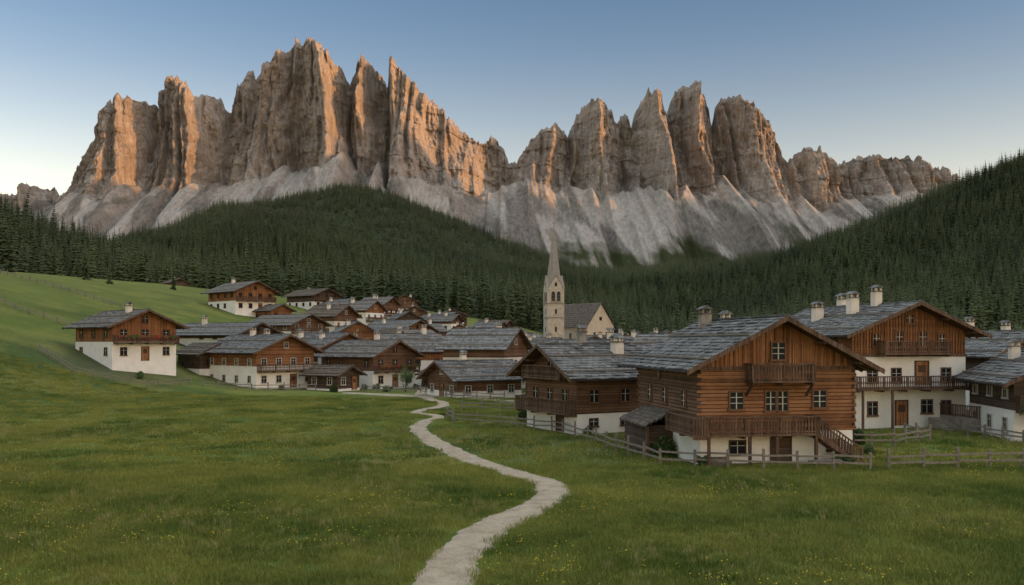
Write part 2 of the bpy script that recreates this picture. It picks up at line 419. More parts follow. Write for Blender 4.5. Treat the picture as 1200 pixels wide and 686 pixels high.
def hero_b():
    x,y=32.4,83
    c=Chalet('plastered_chalet',(x,y,Tz(34,76)+.1),13)
    w,l=11.2,14.5
    c.setup(w,l,6.2,8.2,22.5,1.3,WOOD_O,PLAST,ROOFS[0],ovf=1.5,det=2)
    k=40
    for i in range(k):
        a=-w/2+.12+(w-.24)*i/(k-1);zt=8.2+c.tn*(w/2-abs(a))-.12
        c.fb('f','gable_battens',WOOD_V,a-.05,a+.05,6.22,zt,-.02,.04)
    c.fb('f','tie_beam',BALC,-w/2-.05,w/2+.05,6.0,6.22,-.02,.12)
    for a in (-3.6,3.6): c.win('f',a,4.4,.85,1.15,None,FRAMEB);c.win('f',a,1.6,.85,1.1,None,FRAMEB)
    c.win('f',-1.3,4.4,.85,1.15,None,FRAMEB)
    c.door('f',1.2,3.55,1.2,2.0);c.door('f',-.8,.1,1.1,2.1);c.win('f',1.7,1.7,1.0,1.1,None,FRAMEB)
    c.win('f',-3.2,7.4,.7,1,None,FRAMEB);c.win('f',-1.0,7.5,.8,1.3,None,FRAMEB);c.win('f',1.3,7.5,.8,1.3,None,FRAMEB);c.win('f',3.2,7.4,.7,1.0,None,FRAMEB)
    c.win('f',0,9.2,.7,.7,None,FRAMEB)
    c.balcony('f',-w/2-.1,w/2+.1,3.35,1.3,1.0,.2);c.balcony('f',-3.2,3.2,6.3,1.15,1.0,.2)
    for z in (1.6,4.4,7.0):
        for a in (-4.8,-1.6,1.8,5): c.win('l',a,z,.8,1.05,None,FRAMEB)
    c.balcony('r',-l/2-1.25,-1,3.35,1.2,1.0,.2)
    for a in (-5.3,-2.5,5.3): c.fb('f','porch_posts',BALC,a-.08,a+.08,-.4,3.2,1.1,1.26)
    c.chimney(-2.2,-2.4,1.5,.8);c.chimney(-.4,-3.3,1.3,.7);c.chimney(-3.3,1.5,1.2,.8);c.chimney(1.0,4,1.2,.8)
    c.box('terrace',STONE,3.0,8.0,-l/2-4.4,-l/2-.05,-1,1.0)
    c.box('terrace_rail',BALC,2.95,8.05,-l/2-4.4,-l/2-4.3,1.9,2.0)
    for i in range(26): 
        xx=3.05+i*4.9/25;c.box('terrace_rail',BALC,xx-.04,xx+.04,-l/2-4.38,-l/2-4.33,1.0,1.92)
    for i in range(22):
        yy=-l/2-4.3+i*.2;c.box('terrace_rail',BALC,3.0,3.05,yy-.04,yy+.04,1.0,1.92)
    c.box('terrace_rail',BALC,2.97,3.07,-l/2-4.3,-l/2,1.9,1.99)
    for i in range(6): c.box('terrace_steps',STONE,1.2,2.95,-l/2-2.6+i*.35-.35,-l/2-2.6+i*.35,-.5,.0+i*.17)
    return c.done()

def hero_c():
    x,y=7.2,75.5
    c=Chalet('dark_timber_chalet',(x,y,Tz(x,y)),-62)
    w,l=8.2,9.0
    c.setup(w,l,1.6,4.9,27,1.2,WOOD_B,PLAST,ROOFS[2],ovf=1.4,det=2)
    z=1.62
    while z<4.7:
        for f,wd in (('f',w),('r',l),('l',l)): c.fb(f,'wall_logs',WOOD_B,-wd/2-.12,wd/2+.12,z+.01,z+.23,-.04,.04+random.random()*.03)
        z+=.24
    for a in (-3,.0,2.9): 
        c.w+=.14;c.win('r',a,3.0,.8,.95,None,FRAMEB);c.w-=.14
    for a in (-3,0,3): c.win('r',a,.9,.7,.55,None,FRAME)
    for a in (-2.4,0,2.4):
        c.l+=.14;c.win('f',a,3.0,.8,.95,None,FRAMEB);c.l-=.14
    c.win('f',0,5.6,.7,.8);c.door('f',1.5,.05,1,1.5,WOOD_D)
    c.balcony('f',-w/2,w/2,1.7,1.2,1,.2);c.balcony('f',-w/2+1,w/2-1,4.4,1.1,.95,.2)
    c.chimney(1.6,1.0,1.0,.8);c.chimney(-.5,-1.2,1.3,.6,STONE)
    return c.done()

hero_a();hero_b();hero_c()

# ------------------------------------------------------------------ left & village houses
ph=plain_house
ph('farmhouse',-57.5,132,50,9.6,11.5,5.3,2.8,23,1.3,WOOD_V,1,2,.3,PLAST,2,det=2)
ph('farmhouse',-39.5,139,50,10.5,13.5,5.8,3.4,23,1.3,WOOD_O,0,2,-.4,PLAST,2,det=2)
ph('hay_barn',-49,142,48,6,7,3.0,.5,24,.9,WOOD_D,3,0,0,PLAST,0)
ph('mountain_hut',-148,390,40,8,10,3.4,1,24,1,WOOD_D,3,0,0)
ph('farmhouse',-69,226,48,11,13,5.2,2.6,23,1.3,WOOD_V,1,1,0,PLAST)
ph('wooden_shed',-60,222,48,6,8,2.8,.5,23,.9,WOOD_O,1,0,0,PLAST,0)
ph('farmhouse',-64,285,50,10,14,4.4,2.2,22,1.2,WOOD_D,3,1)
ph('farmhouse',-53,275,42,9,12,4.0,2.0,22,1.2,WOOD_B,0,1)
ph('village_house',-30,232,50,11,15,5.5,3.0,23,1.3,WOOD_O,0,1,0,PLAST)
ph('village_house',-52,160,60,10,17,4.4,3.6,20,1.2,WOOD_B,0,0,-.8,PLAST)
ph('village_house',-50,197,55,10,14,4.6,3,22,1.2,WOOD_B,1,1,-1)
ph('village_house',-33,156,48,10,12,6.0,5.0,23,1.2,WOOD_O,0,1,0,PLAST,2,det=2)
ph('village_house',-23.5,146,52,9.5,12,5.4,2.8,24,1.2,WOOD_B,1,2,0,PLAST,1,det=2)
ph('village_house',-17.5,172,46,10,13,5.6,4.4,24,1.2,WOOD_O,0,2,0,PLAST,2)
ph('village_house',-13,208,55,10,13,5.6,4.4,24,1.2,WOOD_B,1,1,0,PLAST)
ph('village_house',-8,248,-30,10,13,6,4.4,24,1.2,WOOD_B,0,1)
ph('timber_cottage',-5.2,122,-58,8.5,10,3.1,1.2,25,1.2,WOOD_B,2,1,-.3,PLAST,1,det=2)
ph('village_house',-1,168,80,11,16,5.0,3.6,25,1.2,WOOD_B,0,0,0,PLAST)
ph('village_house',5,222,-70,10,14,5.6,4.2,27,1.2,WOOD_D,3,1)
ph('village_house',11.5,110,66,10,13,4.6,2.4,25,1.2,WOOD_B,0,1,.6,PLAST,2,det=2)
ph('village_house',10,134,-60,9,12,4.6,2.6,25,1.1,WOOD_D,1,1)
ph('village_house',22,136,62,10,14,5.2,3.6,25,1.2,WOOD_B,0,1)
ph('village_house',35,198,60,11,15,6,4.4,25,1.2,WOOD_B,1,1)
ph('village_house',33,156,75,10,15,5.6,4,25,1.2,WOOD_O,0,1)
ph('village_house',53,206,50,11,16,6.5,5,25,1.2,WOOD_D,3,1)
ph('village_house',22,95,70,10,15,5.2,3.0,24,1.2,WOOD_B,2,0,.6)
ph('village_house',45,150,65,11,16,6,5,25,1.2,WOOD_D,0,1)
ph('village_house',62,182,60,11,16,6,5,25,1.2,WOOD_B,3,1)
ph('village_house',53,100,20,10,12,6.2,3.2,24,1.2,WOOD_D,0,2,0,PLAST,2,det=2)
ph('village_house',42,70,-8,8,9,5.0,2.6,26,1.1,WOOD_D,2,2,-.2,PLAST,1,det=2)
ph('wooden_shed',-27,134,60,5,6,2.5,.3,24,.8,WOOD_D,3,0,0,PLAST,0)
ph('wooden_shed',-10.5,138,30,5,6,2.6,.3,24,.8,WOOD_D,3,0,0,PLAST,0)
placed=[(-57,130),(-39,139),(-30,232),(-52,160),(-50,197),(-33,156),(-23,146),(-17,172),(-13,208),(-8,248),(-5,122),(-1,168),(5,222),(11,110),(10,134),(22,136),(35,198),(33,156),(53,206),(22,95),(45,150),(62,182),(11,240),(20,247),(53,100),(15,60),(33,83)]
r2=random.Random(5);cnt=0
for _ in range(1600):
    yy=r2.uniform(140,340);u=r2.uniform(-.21,.42);xx=u*yy
    if yy>230 and xx<-45: continue
    if 3<xx<22 and 190<yy<238: continue
    if all((xx-a)**2+(yy-b)**2>12.6**2 for a,b in placed):
        placed.append((xx,yy));cnt+=1
        ph('village_house',xx,yy,r2.choice([45,55,65,80,-35,-60,20,5]),r2.uniform(7,9.8),r2.uniform(8.5,13),r2.uniform(4.2,7.2),r2.uniform(2.6,6.2),r2.uniform(22,33),.9,None,r2.choice([0,0,1,2,3]),1,0,None,r2.choice([1,2]))
    if cnt>85: break

# ------------------------------------------------------------------ church
def church():
    x,y=11.3,240
    c=B('parish_church',(x,y,Tz(x,y)+.5),12)
    S=simple('church_stone',(.42,.36,.28),.9,1.2,.28,.04);SR=simple('spire_stone_shingle',(.25,.22,.19),.85,2.0,.3,.04)
    W=simple('church_plaster',(.50,.41,.31),.9,.7,.15,.02)
    h=2.3
    c.box('tower_shaft',S,-h,h,-h,h,-2,21)
    for z in (6.5,13.2,17.0): c.box('string_course',SR,-h-.15,h+.15,-h-.15,h+.15,z,z+.3)
    dark=simple('dark_opening',(.012,.012,.014),.9,3,.1)
    def face(k,a0,a1,z0,z1,o0,o1,part,m):
        if k==0:c.box(part,m,a0,a1,-h-o1,-h-o0,z0,z1)
        elif k==1:c.box(part,m,h+o0,h+o1,a0,a1,z0,z1)
        elif k==2:c.box(part,m,a0,a1,h+o0,h+o1,z0,z1)
        else:c.box(part,m,-h-o1,-h-o0,a0,a1,z0,z1)
    for k in range(4):
        for a in (-.75,.75):
            face(k,a-.5,a+.5,17.8,19.9,-.02,.03,'belfry_openings',dark)
            face(k,a-.35,a+.35,19.9,20.3,-.02,.03,'belfry_openings',dark)
            for i in range(5): face(k,a-.5,a+.5,18.0+i*.4,18.07+i*.4,.03,.1,'belfry_louvres',SR)
        face(k,-.1,.1,17.8,20.0,.0,.14,'belfry_column',S)
        face(k,-1.4,1.4,17.5,17.75,.0,.22,'belfry_sill',SR)
        for z in (14.3,9.5,4):face(k,-.25,.25,z,z+1.3,-.02,.03,'slit_windows',dark)
    for k in range(4):
        v,f,_=c.g('spire_gablets',S);i=len(v)
        a=math.radians(90*k);ca,sa=math.cos(a),math.sin(a)
        def rt(x,y,z): return (x*ca-y*sa,x*sa+y*ca,z)
        v+= [rt(-h,-h,21),rt(h,-h,21),rt(0,-h,24.6),rt(0,0,24.6)]
        f+= [(i,i+1,i+2)]
        v2,f2,_=c.g('gablet_roofs',SR);j=len(v2)
        v2+=[rt(-h-.15,-h-.15,20.85),rt(0,-h-.15,24.75),rt(0,0,24.75),rt(h+.15,-h-.15,20.85)]
        f2+=[(j,j+1,j+2),(j+1,j+3,j+2)]
        face(k,-.3,.3,21.7,22.7,-.02,.03,'gablet_opening',dark)
    v,f,_=c.g('spire',SR);i=len(v)
    lv=[(21.0,2.5),(24.5,1.8),(30,1.1),(38.2,.06)]
    for z,r in lv:
        for q in range(8):
            a=math.radians(22.5+45*q);v.append((r*math.cos(a),r*math.sin(a),z))
    for L in range(3):
        for q in range(8): f.append((i+L*8+q,i+L*8+(q+1)%8,i+L*8+8+(q+1)%8,i+L*8+8+q))
    c.box('spire_cross',IRON,-.05,.05,-.05,.05,38,39.6);c.box('spire_cross',IRON,-.4,.4,-.04,.04,38.9,39.0)
    def nave():
        n=Chalet('church_nave',(9.9,9.5,-.3),28)
        w,l=10.5,17
        n.w=w;n.l=l
        he=11.5;tn=math.tan(math.radians(50));hr=he+tn*w/2
        n.prism('nave_walls',W,[(-w/2,-2),(w/2,-2),(w/2,he),(0,hr),(-w/2,he)],-l/2,l/2)
        top=hr+.15;run=w/2+.5
        for sg in(-1,1):
            m=12
            for q in range(m):
                x0=run*q/m;x1=run*(q+1.1)/m
                n.hexa('nave_roof',ROOFS[3],[(sg*x0,-l/2-.5,top-tn*x0),(sg*x1,-l/2-.5,top-tn*x1+.02),(sg*x1,l/2+.5,top-tn*x1+.02),(sg*x0,l/2+.5,top-tn*x0),
                    (sg*x0,-l/2-.5,top-tn*x0+.05),(sg*x1,-l/2-.5,top-tn*x1+.13),(sg*x1,l/2+.5,top-tn*x1+.13),(sg*x0,l/2+.5,top-tn*x0+.05)])
        for a in(-2.4,2.4): n.win('f',a,8.5,.9,2.6,None,FRAMEW)
        n.fb('f','round_window',dark,-.5,.5,13,14.0,-.02,.03)
        for a in (-5.5,-2,1.5,5): n.win('l',a,8.0,.9,3,None,FRAMEW);n.win('r',a,8.0,.9,3,None,FRAMEW)
        n.door('f',0,0,1.8,3)
        return n.done()
    e=c.done();nv=nave();nv.parent=e
church()

# ------------------------------------------------------------------ fences
def fence(pts,name='rail_fence',rails=(.45,.85),sp=2.1,h=1.15):
    b=B(name)
    r=random.Random(len(pts)*13+int(pts[0][0]))
    P=[]
    for (x0,y0),(x1,y1) in zip(pts[:-1],pts[1:]):
        L=math.hypot(x1-x0,y1-y0);n=max(1,round(L/sp))
        for i in range(n): P.append((x0+(x1-x0)*i/n+r.uniform(-.08,.08),y0+(y1-y0)*i/n))
    P.append(pts[-1])
    Z=[Tz(*p) for p in P]
    for (x,y),z in zip(P,Z):
        hh=h+r.uniform(-.12,.15);lx=r.uniform(-.07,.07)
        b.beam('post',FENCE,(x,y,z-.4),(x+lx,y+r.uniform(-.04,.04),z+hh),.14,.14)
    for i in range(len(P)-1):
        for k in rails:
            b.beam('rail',FENCE,(P[i][0],P[i][1]-.09,Z[i]+k+r.uniform(-.07,.07)),(P[i+1][0],P[i+1][1]-.09,Z[i+1]+k+r.uniform(-.07,.07)),.06,.11)
    return b.done()
fence([(-6.4,86),(-5.2,79.5),(-1,76.5),(3.3,72.5),(5.6,66),(7.6,58.5),(9,53.6),(14.5,51.2),(20.5,50.8)])
fence([(21.6,50.8),(30,52),(40,53.5),(56,56)])
fence([(-5.5,96),(-1,95),(3,88),(5,80)])
fence([(22,62),(27,62.5),(31,66),(31,70)],sp=1.8)
fence([(36,70),(38,61),(48,62)],sp=1.8)
fence([(-66,124),(-58,117.5),(-49,119),(-46,127)],'garden_fence')
fence([(-44,126),(-35,127),(-29,131)],'garden_fence')
fence([(-22,131),(-14,130),(-8,116),(-1,113)],'garden_fence')
fence([(-120,205),(-95,190),(-75,178),(-60,172)],'pasture_fence',sp=3)
fence([(-100,160),(-84,150),(-70,146)],'pasture_fence',sp=3)

# ------------------------------------------------------------------ path
def strip(name,ctrl,mat,lift=.05,nx=9,edge=.24,sub=24,k=1.0):
    P=np.array(ctrl,float);P[:,2]*=k;pts=[]
    for i in range(len(P)-1):
        p0=P[max(0,i-1)];p1=P[i];p2=P[i+1];p3=P[min(len(P)-1,i+2)]
        for k in range(sub):
            t=k/sub
            pts.append(.5*((2*p1)+(-p0+p2)*t+(2*p0-5*p1+4*p2-p3)*t*t+(-p0+3*p1-3*p2+p3)*t**3))
    pts.append(P[-1]);pts=np.array(pts)
    d=np.gradient(pts[:,:2],axis=0);d/=np.linalg.norm(d,axis=1)[:,None]
    nrm=np.stack([-d[:,1],d[:,0]],1)
    s=np.cumsum(np.r_[0,np.linalg.norm(np.diff(pts[:,:2],axis=0),axis=1)])
    V=[];F=[]
    for j in range(nx):
        a=-1+2*j/(nx-1)
        e=pts[:,2]/2*a
        if j in(0,nx-1): e=e+np.sign(a)*edge*((fbm(s*1.5,s*0+j,3,j)-.5)*3)
        X=pts[:,0]+nrm[:,0]*e;Y=pts[:,1]+nrm[:,1]*e
        Z=T(X,Y)+lift*(1 if abs(a)<.99 else -.4)-.0
        V.append(np.stack([X,Y,Z],1))
    V=np.stack(V,1).reshape(-1,3);n=len(pts)
    for i in range(n-1):
        for j in range(nx-1):
            q=i*nx+j;F.append((q,q+1,q+nx+1,q+nx))
    mesh_obj(name,V.tolist(),F,mat,smooth=True)
    return pts
def gravel():
    m,nt,b=newmat('gravel');n=N(nt);tc=n('ShaderNodeTexCoord').outputs['Object']
    vo=n('ShaderNodeTexVoronoi');vo.inputs['Scale'].default_value=22;n.ln(tc,vo.inputs['Vector'])
    f=n.noise(tc,1.1,6,.65);f2=n.noise(tc,25,3)
    col=n.ramp(f,[(.3,(.19,.145,.095)),(.5,(.315,.25,.175)),(.72,(.42,.345,.255))])
    col=n.mix(.3,col,n.ramp(vo.outputs['Color'],[(.2,(.15,.12,.085)),(.8,(.48,.40,.30))]))
    n.ln(col,b.inputs['Base Color']);b.inputs['Roughness'].default_value=.95
    n.bump(n.math('ADD',n.math('MULTIPLY',vo.outputs['Distance'],-1),f2),.025,b);return m
GR=gravel()
path_pts=strip('gravel_path',[(-1.6,20,2.3),(-2.35,25,2.3),(-2.2,27.5,2.25),(-2.0,30.5,2.2),(-1.5,33.5,2.2),(-.7,36.5,2.2),(.5,39.3,2.1),(1.5,42,2.0),(2.1,45,2.0),(1.85,48,1.9),(.4,51,1.9),(-1.5,54.5,1.9),(-3.9,60,1.9),(-6.1,67,1.8),(-7.9,75,1.7),(-8.0,81,1.5),(-7.2,86,1.5),(-8.0,90,1.5),(-10.2,94,1.5),(-10.0,98,1.5),(-8.2,103,1.6),(-8.6,109,1.7),(-10.5,114,1.8),(-12,122,2.2)],GR,k=.92)
strip('village_lane',[(-24,128,2.5),(-18,125,3),(-12,121,3.5),(-1,112.5,3.2),(4,104,3),(10,98,3),(17,88,3)],GR,.09,7)
strip('village_lane',[(-12,122,3),(-13,140,3),(-9,155,3),(-10,180,3)],GR,.13,7)

# ------------------------------------------------------------------ ground mesh
def grid_mesh(name,X,Y,Z,mat,attrs=None,smooth=True,flip=False):
    nr,nc=X.shape
    me=bpy.data.meshes.new(name)
    co=np.stack([X,Y,Z],-1).reshape(-1,3).astype(np.float32)
    me.vertices.add(nr*nc);me.vertices.foreach_set('co',co.ravel())
    i=np.arange(nr*nc).reshape(nr,nc)
    q=np.stack([i[:-1,:-1],i[:-1,1:],i[1:,1:],i[1:,:-1]],-1).reshape(-1,4)
    if flip:q=q[:,::-1]
    me.loops.add(q.size);me.loops.foreach_set('vertex_index',q.ravel().astype(np.int32))
    me.polygons.add(len(q));me.polygons.foreach_set('loop_start',np.arange(0,q.size,4,dtype=np.int32))
    me.update(calc_edges=True);me.validate()
    if attrs:
        for k,a in attrs.items():
            if a.ndim==3:
                at=me.attributes.new(k,'FLOAT_COLOR','POINT');c=np.ones((nr*nc,4),np.float32);c[:,:3]=a.reshape(-1,3);at.data.foreach_set('color',c.ravel())
            else:
                at=me.attributes.new(k,'FLOAT','POINT');at.data.foreach_set('value',a.astype(np.float32).ravel())
    if smooth: me.shade_smooth()
    me.materials.append(mat)
    o=bpy.data.objects.new(name,me);COL.objects.link(o);return o
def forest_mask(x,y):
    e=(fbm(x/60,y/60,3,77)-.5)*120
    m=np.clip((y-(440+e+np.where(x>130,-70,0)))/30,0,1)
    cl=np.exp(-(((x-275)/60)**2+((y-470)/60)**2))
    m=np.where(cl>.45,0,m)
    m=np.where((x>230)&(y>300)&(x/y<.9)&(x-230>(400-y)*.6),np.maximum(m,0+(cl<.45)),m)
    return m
def ground():
    ang=np.concatenate([np.linspace(-180,-42,40,endpoint=False),np.linspace(-42,42,620),np.linspace(42,180,41)[1:]])
    rad=np.concatenate([[0.01,5,12],np.geomspace(18,9500,470)])
    A,R=np.meshgrid(np.radians(ang),rad)
    X=R*np.sin(A);Y=R*np.cos(A);Z=T(X,Y)
    fm=forest_mask(X,Y)
    n1=fbm(X/30,Y/16,4,41)[...,None];n2=fbm(X/6,Y/3.5,4,42)[...,None]
    green=np.array([.085,.125,.022]);yel=np.array([.18,.175,.042]);dk=np.array([.044,.074,.016])
    c=dk+(green-dk)*np.clip(n1*3.0-.9,0,1);c=c+(yel-c)*np.clip((n2-.40)*2.4,0,.65)
    hill=np.clip((Z-3)/14,0,1)[...,None]*(np.hypot(X,Y)<500)[...,None]
    c=c*(1-.5*hill)+np.array([.145,.15,.036])*.5*hill
    vd=np.zeros_like(X)
    for a,b in placed: vd=np.maximum(vd,np.exp(-(((X-a)/9)**2+((Y-b)/9)**2)))
    vd=(np.clip(vd*1.3*(.4+fbm(X/4,Y/4,3,8)),0,1)*np.where(Y>104,1,.35)*np.where(X<-36,.4,1))[...,None]
    c=c*(1-vd*.8)+np.array([.19,.165,.13])*vd*.8
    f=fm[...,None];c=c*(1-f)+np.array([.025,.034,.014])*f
    m,nt,b=newmat('meadow');n=N(nt);tc=n('ShaderNodeTexCoord').outputs['Object']
    at=n('ShaderNodeAttribute',attribute_name='gcol')
    a=n.noise(tc,1.6,6,.7);d=n.noise(tc,.12,4,.6)
    k=n.ramp(n.math('ADD',n.math('MULTIPLY',a,.6),n.math('MULTIPLY',d,.4)),[(.3,(.5,.55,.45)),(.5,(1,1,1)),(.7,(1.0,1.0,.9))])
    col=n.mix(1,at.outputs['Color'],k,'MULTIPLY')
    n.ln(col,b.inputs['Base Color']);b.inputs['Roughness'].default_value=.95;b.inputs['Specular IOR Level'].default_value=.1
    n.bump(n.math('ADD',n.noise(tc,7,4,.7),n.math('MULTIPLY',n.noise(tc,.8,3),2)),.15,b)
    grid_mesh('ground',X,Y,Z,m,{'gcol':c})
ground()

# ------------------------------------------------------------------ mountains
RX=[-260,-150,-60,0,20,40,60,75,88,98,110,120,130,140,150,165,180,186,190,195,210,225,235,242,250,262,268,280,290,300,306,312,325,335,350,370,385,400,412,418,425,435,442,450,457,463,472,480,490,500,515,530,545,560,570,578,588,595,605,610,620,632,640,650,660,665,672,680,690,702,715,720,728,735,740,745,755,765,775,783,790,800,815,828,832,835,838,845,860,875,890,905,912,920,930,940,955,970,980,985,1000,1020,1045,1065,1085,1100,1115,1130,1160,1250,1400]
RY=[235,225,232,224,220,212,218,232,221,218,200,180,148,120,111,108,111,130,104,88,84,88,96,106,103,110,125,100,86,76,86,90,72,58,46,42,48,61,76,96,77,64,65,78,100,76,71,80,90,104,121,140,150,166,161,155,166,186,192,181,165,152,145,142,149,158,136,120,110,110,126,140,130,130,146,126,104,100,106,128,106,95,93,100,122,165,122,110,110,118,130,140,160,190,178,168,172,190,198,186,182,180,182,185,196,198,206,216,225,240,250]
FX=[-260,-60,20,45,60,80,118,172,188,192,240,268,272,330,345,356,408,421,424,441,460,463,474,500,540,600,608,646,666,669,697,722,727,736,742,768,785,788,816,834,838,868,880,921,924,946,981,990,1072,1130,1400]
FY=[0,-150,-120,160,-60,60,190,330,60,60,330,90,40,330,300,190,470,260,200,390,190,180,480,360,220,0,20,190,20,20,280,40,60,40,20,320,60,20,260,30,20,230,260,10,20,190,0,30,160,0,0]
FY=[v*1.3 for v in FY]
CX=[-260,0,60,110,170,250,300,380,430,470,560,600,640,700,760,800,830,860,900,960,1000,1100,1400]
CY=[250,250,252,240,246,228,232,214,214,232,240,222,228,238,236,238,226,246,252,248,236,236,250]
SPUR=[(790,1560,330,280),(690,1300,200,170),(636,1300,220,180),(560,1350,260,190),(905,1300,250,190),(505,1560,300,210),(330,1500,260,170),(215,1400,220,140),(160,1300,250,160),(1040,1200,300,130),(745,1350,160,120),(430,1400,200,140)]
def mountain(name,x0,x1,nc,nr,D,mat,zb=250,seed=1):
    K=6000/1039.
    xs=np.linspace((x0-600)*K,(x1-600)*K,nc)
    h=lambda a:(400-np.asarray(a,float))*K+7
    gx=lambda a:(np.asarray(a,float)-600)*K
    F0=np.interp(xs,gx(FX),np.asarray(FY,float))
    H=np.interp(xs,gx(RX),h(RY))*(1-.7*(F0+60)/6000.)
    H=H+(ridged(xs/42,xs*0,4,seed+3,.65)-.64)*82+(vn(xs/12,xs*0,seed+5)-.5)*18
    F0s=np.convolve(np.pad(F0,20,'edge'),np.ones(41)/41,'valid')
    F1=np.convolve(np.pad(F0,5,'edge'),np.ones(11)/11,'valid')
    C=np.interp(xs,gx(CX),h(CY))+(ridged(xs/110,xs*0+3,3,seed+8)-.5)*90+np.clip((F0s-F1)*.7,-90,240)
    C=np.minimum(C,H-40)
    ns=int(nr*.28)
    X=np.repeat(xs[None],nr,0)
    Z=np.empty((nr,nc))
    for r in range(nr):
        if r<ns: Z[r]=zb+(C-zb)*(r/ns)
        else: Z[r]=C+(H-C)*((r-ns)/(nr-1-ns))
    warp=(fbm(X/260,Z/520,3,seed+20)-.5)*70+(fbm(X/60,Z/120,2,seed+22)-.5)*18
    XW=X+warp+.05*(Z-1200)
    F=np.interp(XW,gx(FX),np.asarray(FY,float))
    for px,zt,W,am in SPUR:
        g=np.clip((zt-Z)/(zt-950.),0,1.3)
        dx=X-gx(px)+.12*(Z-900)+.6*warp
        F=F+am*g*np.clip(1-np.abs(dx+.35*W*g)/(W*g+1e-3),0,1)
    def saw(v,skew=.72):
        q=np.floor(v);fr=v-q;am=.25+.75*_h(q,q*0+1,seed+50)
        return np.where(fr<skew,fr/skew,(1-fr)/(1-skew))*am
    ph=fbm(X/400,Z/1300,3,seed+30)*3.2
    F=F+110*saw(XW/150+ph)+54*saw(XW/56+ph*2.1+.3+.3*fbm(X/80,Z/260,2,seed+31))
    F=F+(ridged(XW/95,Z/520,5,seed+40,.6)-.5)*125
    F=F+(fbm(X/40,Z/60,5,seed+60,.6)-.5)*60+(ridged(X/24+Z/300,Z/70,3,seed+61)-.5)*26
    zz=Z+.12*X+90*fbm(X/260,Z/260,3,seed+70)
    q=zz/120;led=(q-np.floor(q));am=vn(np.floor(q)*7.3,X/260,seed+73)
    F=F-13*led*am
    above=np.clip((Z-C),0,None)
    dep_cliff=D-F+above*(.2+.1*fbm(X/300,X*0,2,seed+66))
    topd=np.clip(1-(H[None]-Z)/60,0,1)
    dep_cliff=dep_cliff+topd**2*25
    base=dep_cliff[ns+1]
    mn=np.min(np.stack([np.roll(base,k) for k in range(-9,10)]),0)
    dC=np.convolve(np.pad(mn,12,'edge'),np.ones(25)/25,'valid')-4
    below=np.clip(C[None]-Z,0,None)
    fan=fbm(xs/420,xs*0,3,seed+80)
    rill=(ridged(X/110+Z/500,Z/900,4,seed+81)-.5)*34+(fbm(X/34,Z/50,4,seed+82)-.5)*26
    rill=rill*np.clip(below/60,0,1)
    dCs=np.convolve(np.pad(dC,90,'edge'),np.ones(181)/181,'valid')
    ev=np.clip(below/380,0,1)
    dep_s=dC[None]*(1-ev)+dCs[None]*ev-below*(1.4+.5*fan[None])-rill
    w=sstep(Z-C[None]+20*(fbm(X/50,Z/50,3,seed+90)-.5)*2,-22,10)
    Yd=dep_s*(1-w)+dep_cliff*w
    wcol=sstep(Z-C[None]+90*(fbm(X/45,Z/80,4,seed+91)-.5)*2,-30,25)
    rib=sstep(fbm(XW/110,Z/130,4,seed+92),.54,.62)*np.clip(1-below/420,0,1)
    wcol=np.maximum(wcol,rib)
    fanb=sstep(fbm((X+.25*Z)/120,Z/420,4,seed+83)+.25*(fbm(X/420,Z/300,2,seed+85)-.5)+.06-below/5000.,.44,.60)
    nb=26
    jb=np.arange(1,nb+1)[:,None]
    Xb=np.repeat(xs[None],nb,0);Yb=Yd[-1][None]+jb*38+jb*jb*1.2;Zb=H[None]-jb*34-jb*jb*1.1+(fbm(Xb/60,jb/2.,3,seed)-.5)*60
    lowgreen=np.clip((600-Z+560*(fbm(X/170+Z/400,Z/170,5,seed+95)-.5)-110*fanb)/130,0,1)*(1-w)
    z0=np.zeros((nb,nc))
    lowgreen=np.vstack([lowgreen,z0]);fanb=np.vstack([fanb,z0])
    X=np.vstack([X,Xb]);Y=np.vstack([Yd,Yb]);Z=np.vstack([Z,Zb])
    scree=np.vstack([1-wcol,z0])
    grid_mesh(name,X,Y,Z,mat,{'scree':scree,'green':lowgreen,'fan':fanb},smooth=False)
def rockmat():
    m,nt,b=newmat('dolomite_rock');n=N(nt);tc=n('ShaderNodeTexCoord').outputs['Object']
    A=lambda k:n('ShaderNodeAttribute',attribute_name=k).outputs['Fac']
    sc_=A('scree');gr=A('green');fa=A('fan')
    big=n.noise(n.mapping(tc,(1,1,.5)),.0035,6,.65)
    strat=n.noise(n.mapping(tc,(.5,.5,3),(0,.15,0)),.006,5,.7)
    crack=n.noise(n.mapping(tc,(3,3,.4)),.012,6,.7)
    fine=n.noise(tc,.06,6,.7)
    f=n.math('ADD',n.math('ADD',n.math('MULTIPLY',big,.32),n.math('MULTIPLY',strat,.13)),n.math('ADD',n.math('MULTIPLY',crack,.35),n.math('MULTIPLY',fine,.2)))
    rock=n.ramp(f,[(.36,(.10,.087,.078)),(.46,(.21,.184,.163)),(.54,(.32,.283,.25)),(.64,(.47,.42,.37))])
    s2=n.noise(n.mapping(tc,(3,1,.5)),.02,5,.7)
    old=n.ramp(s2,[(.35,(.10,.091,.08)),(.65,(.205,.187,.167))])
    new=n.ramp(s2,[(.35,(.25,.228,.205)),(.65,(.40,.37,.335))])
    scr=n.mix(fa,old,new)
    col=n.mix(sc_,rock,scr)
    col=n.mix(gr,col,(.04,.048,.02))
    n.ln(col,b.inputs['Base Color']);b.inputs['Roughness'].default_value=.95;b.inputs['Specular IOR Level'].default_value=.05
    h=n.math('ADD',n.math('ADD',n.math('MULTIPLY',strat,.3),crack),n.math('MULTIPLY',fine,.6))
    n.bump(h,18,b,1);return m
ROCK=rockmat()
mountain('dolomite_mountain',-260,1400,2000,430,6000,ROCK)

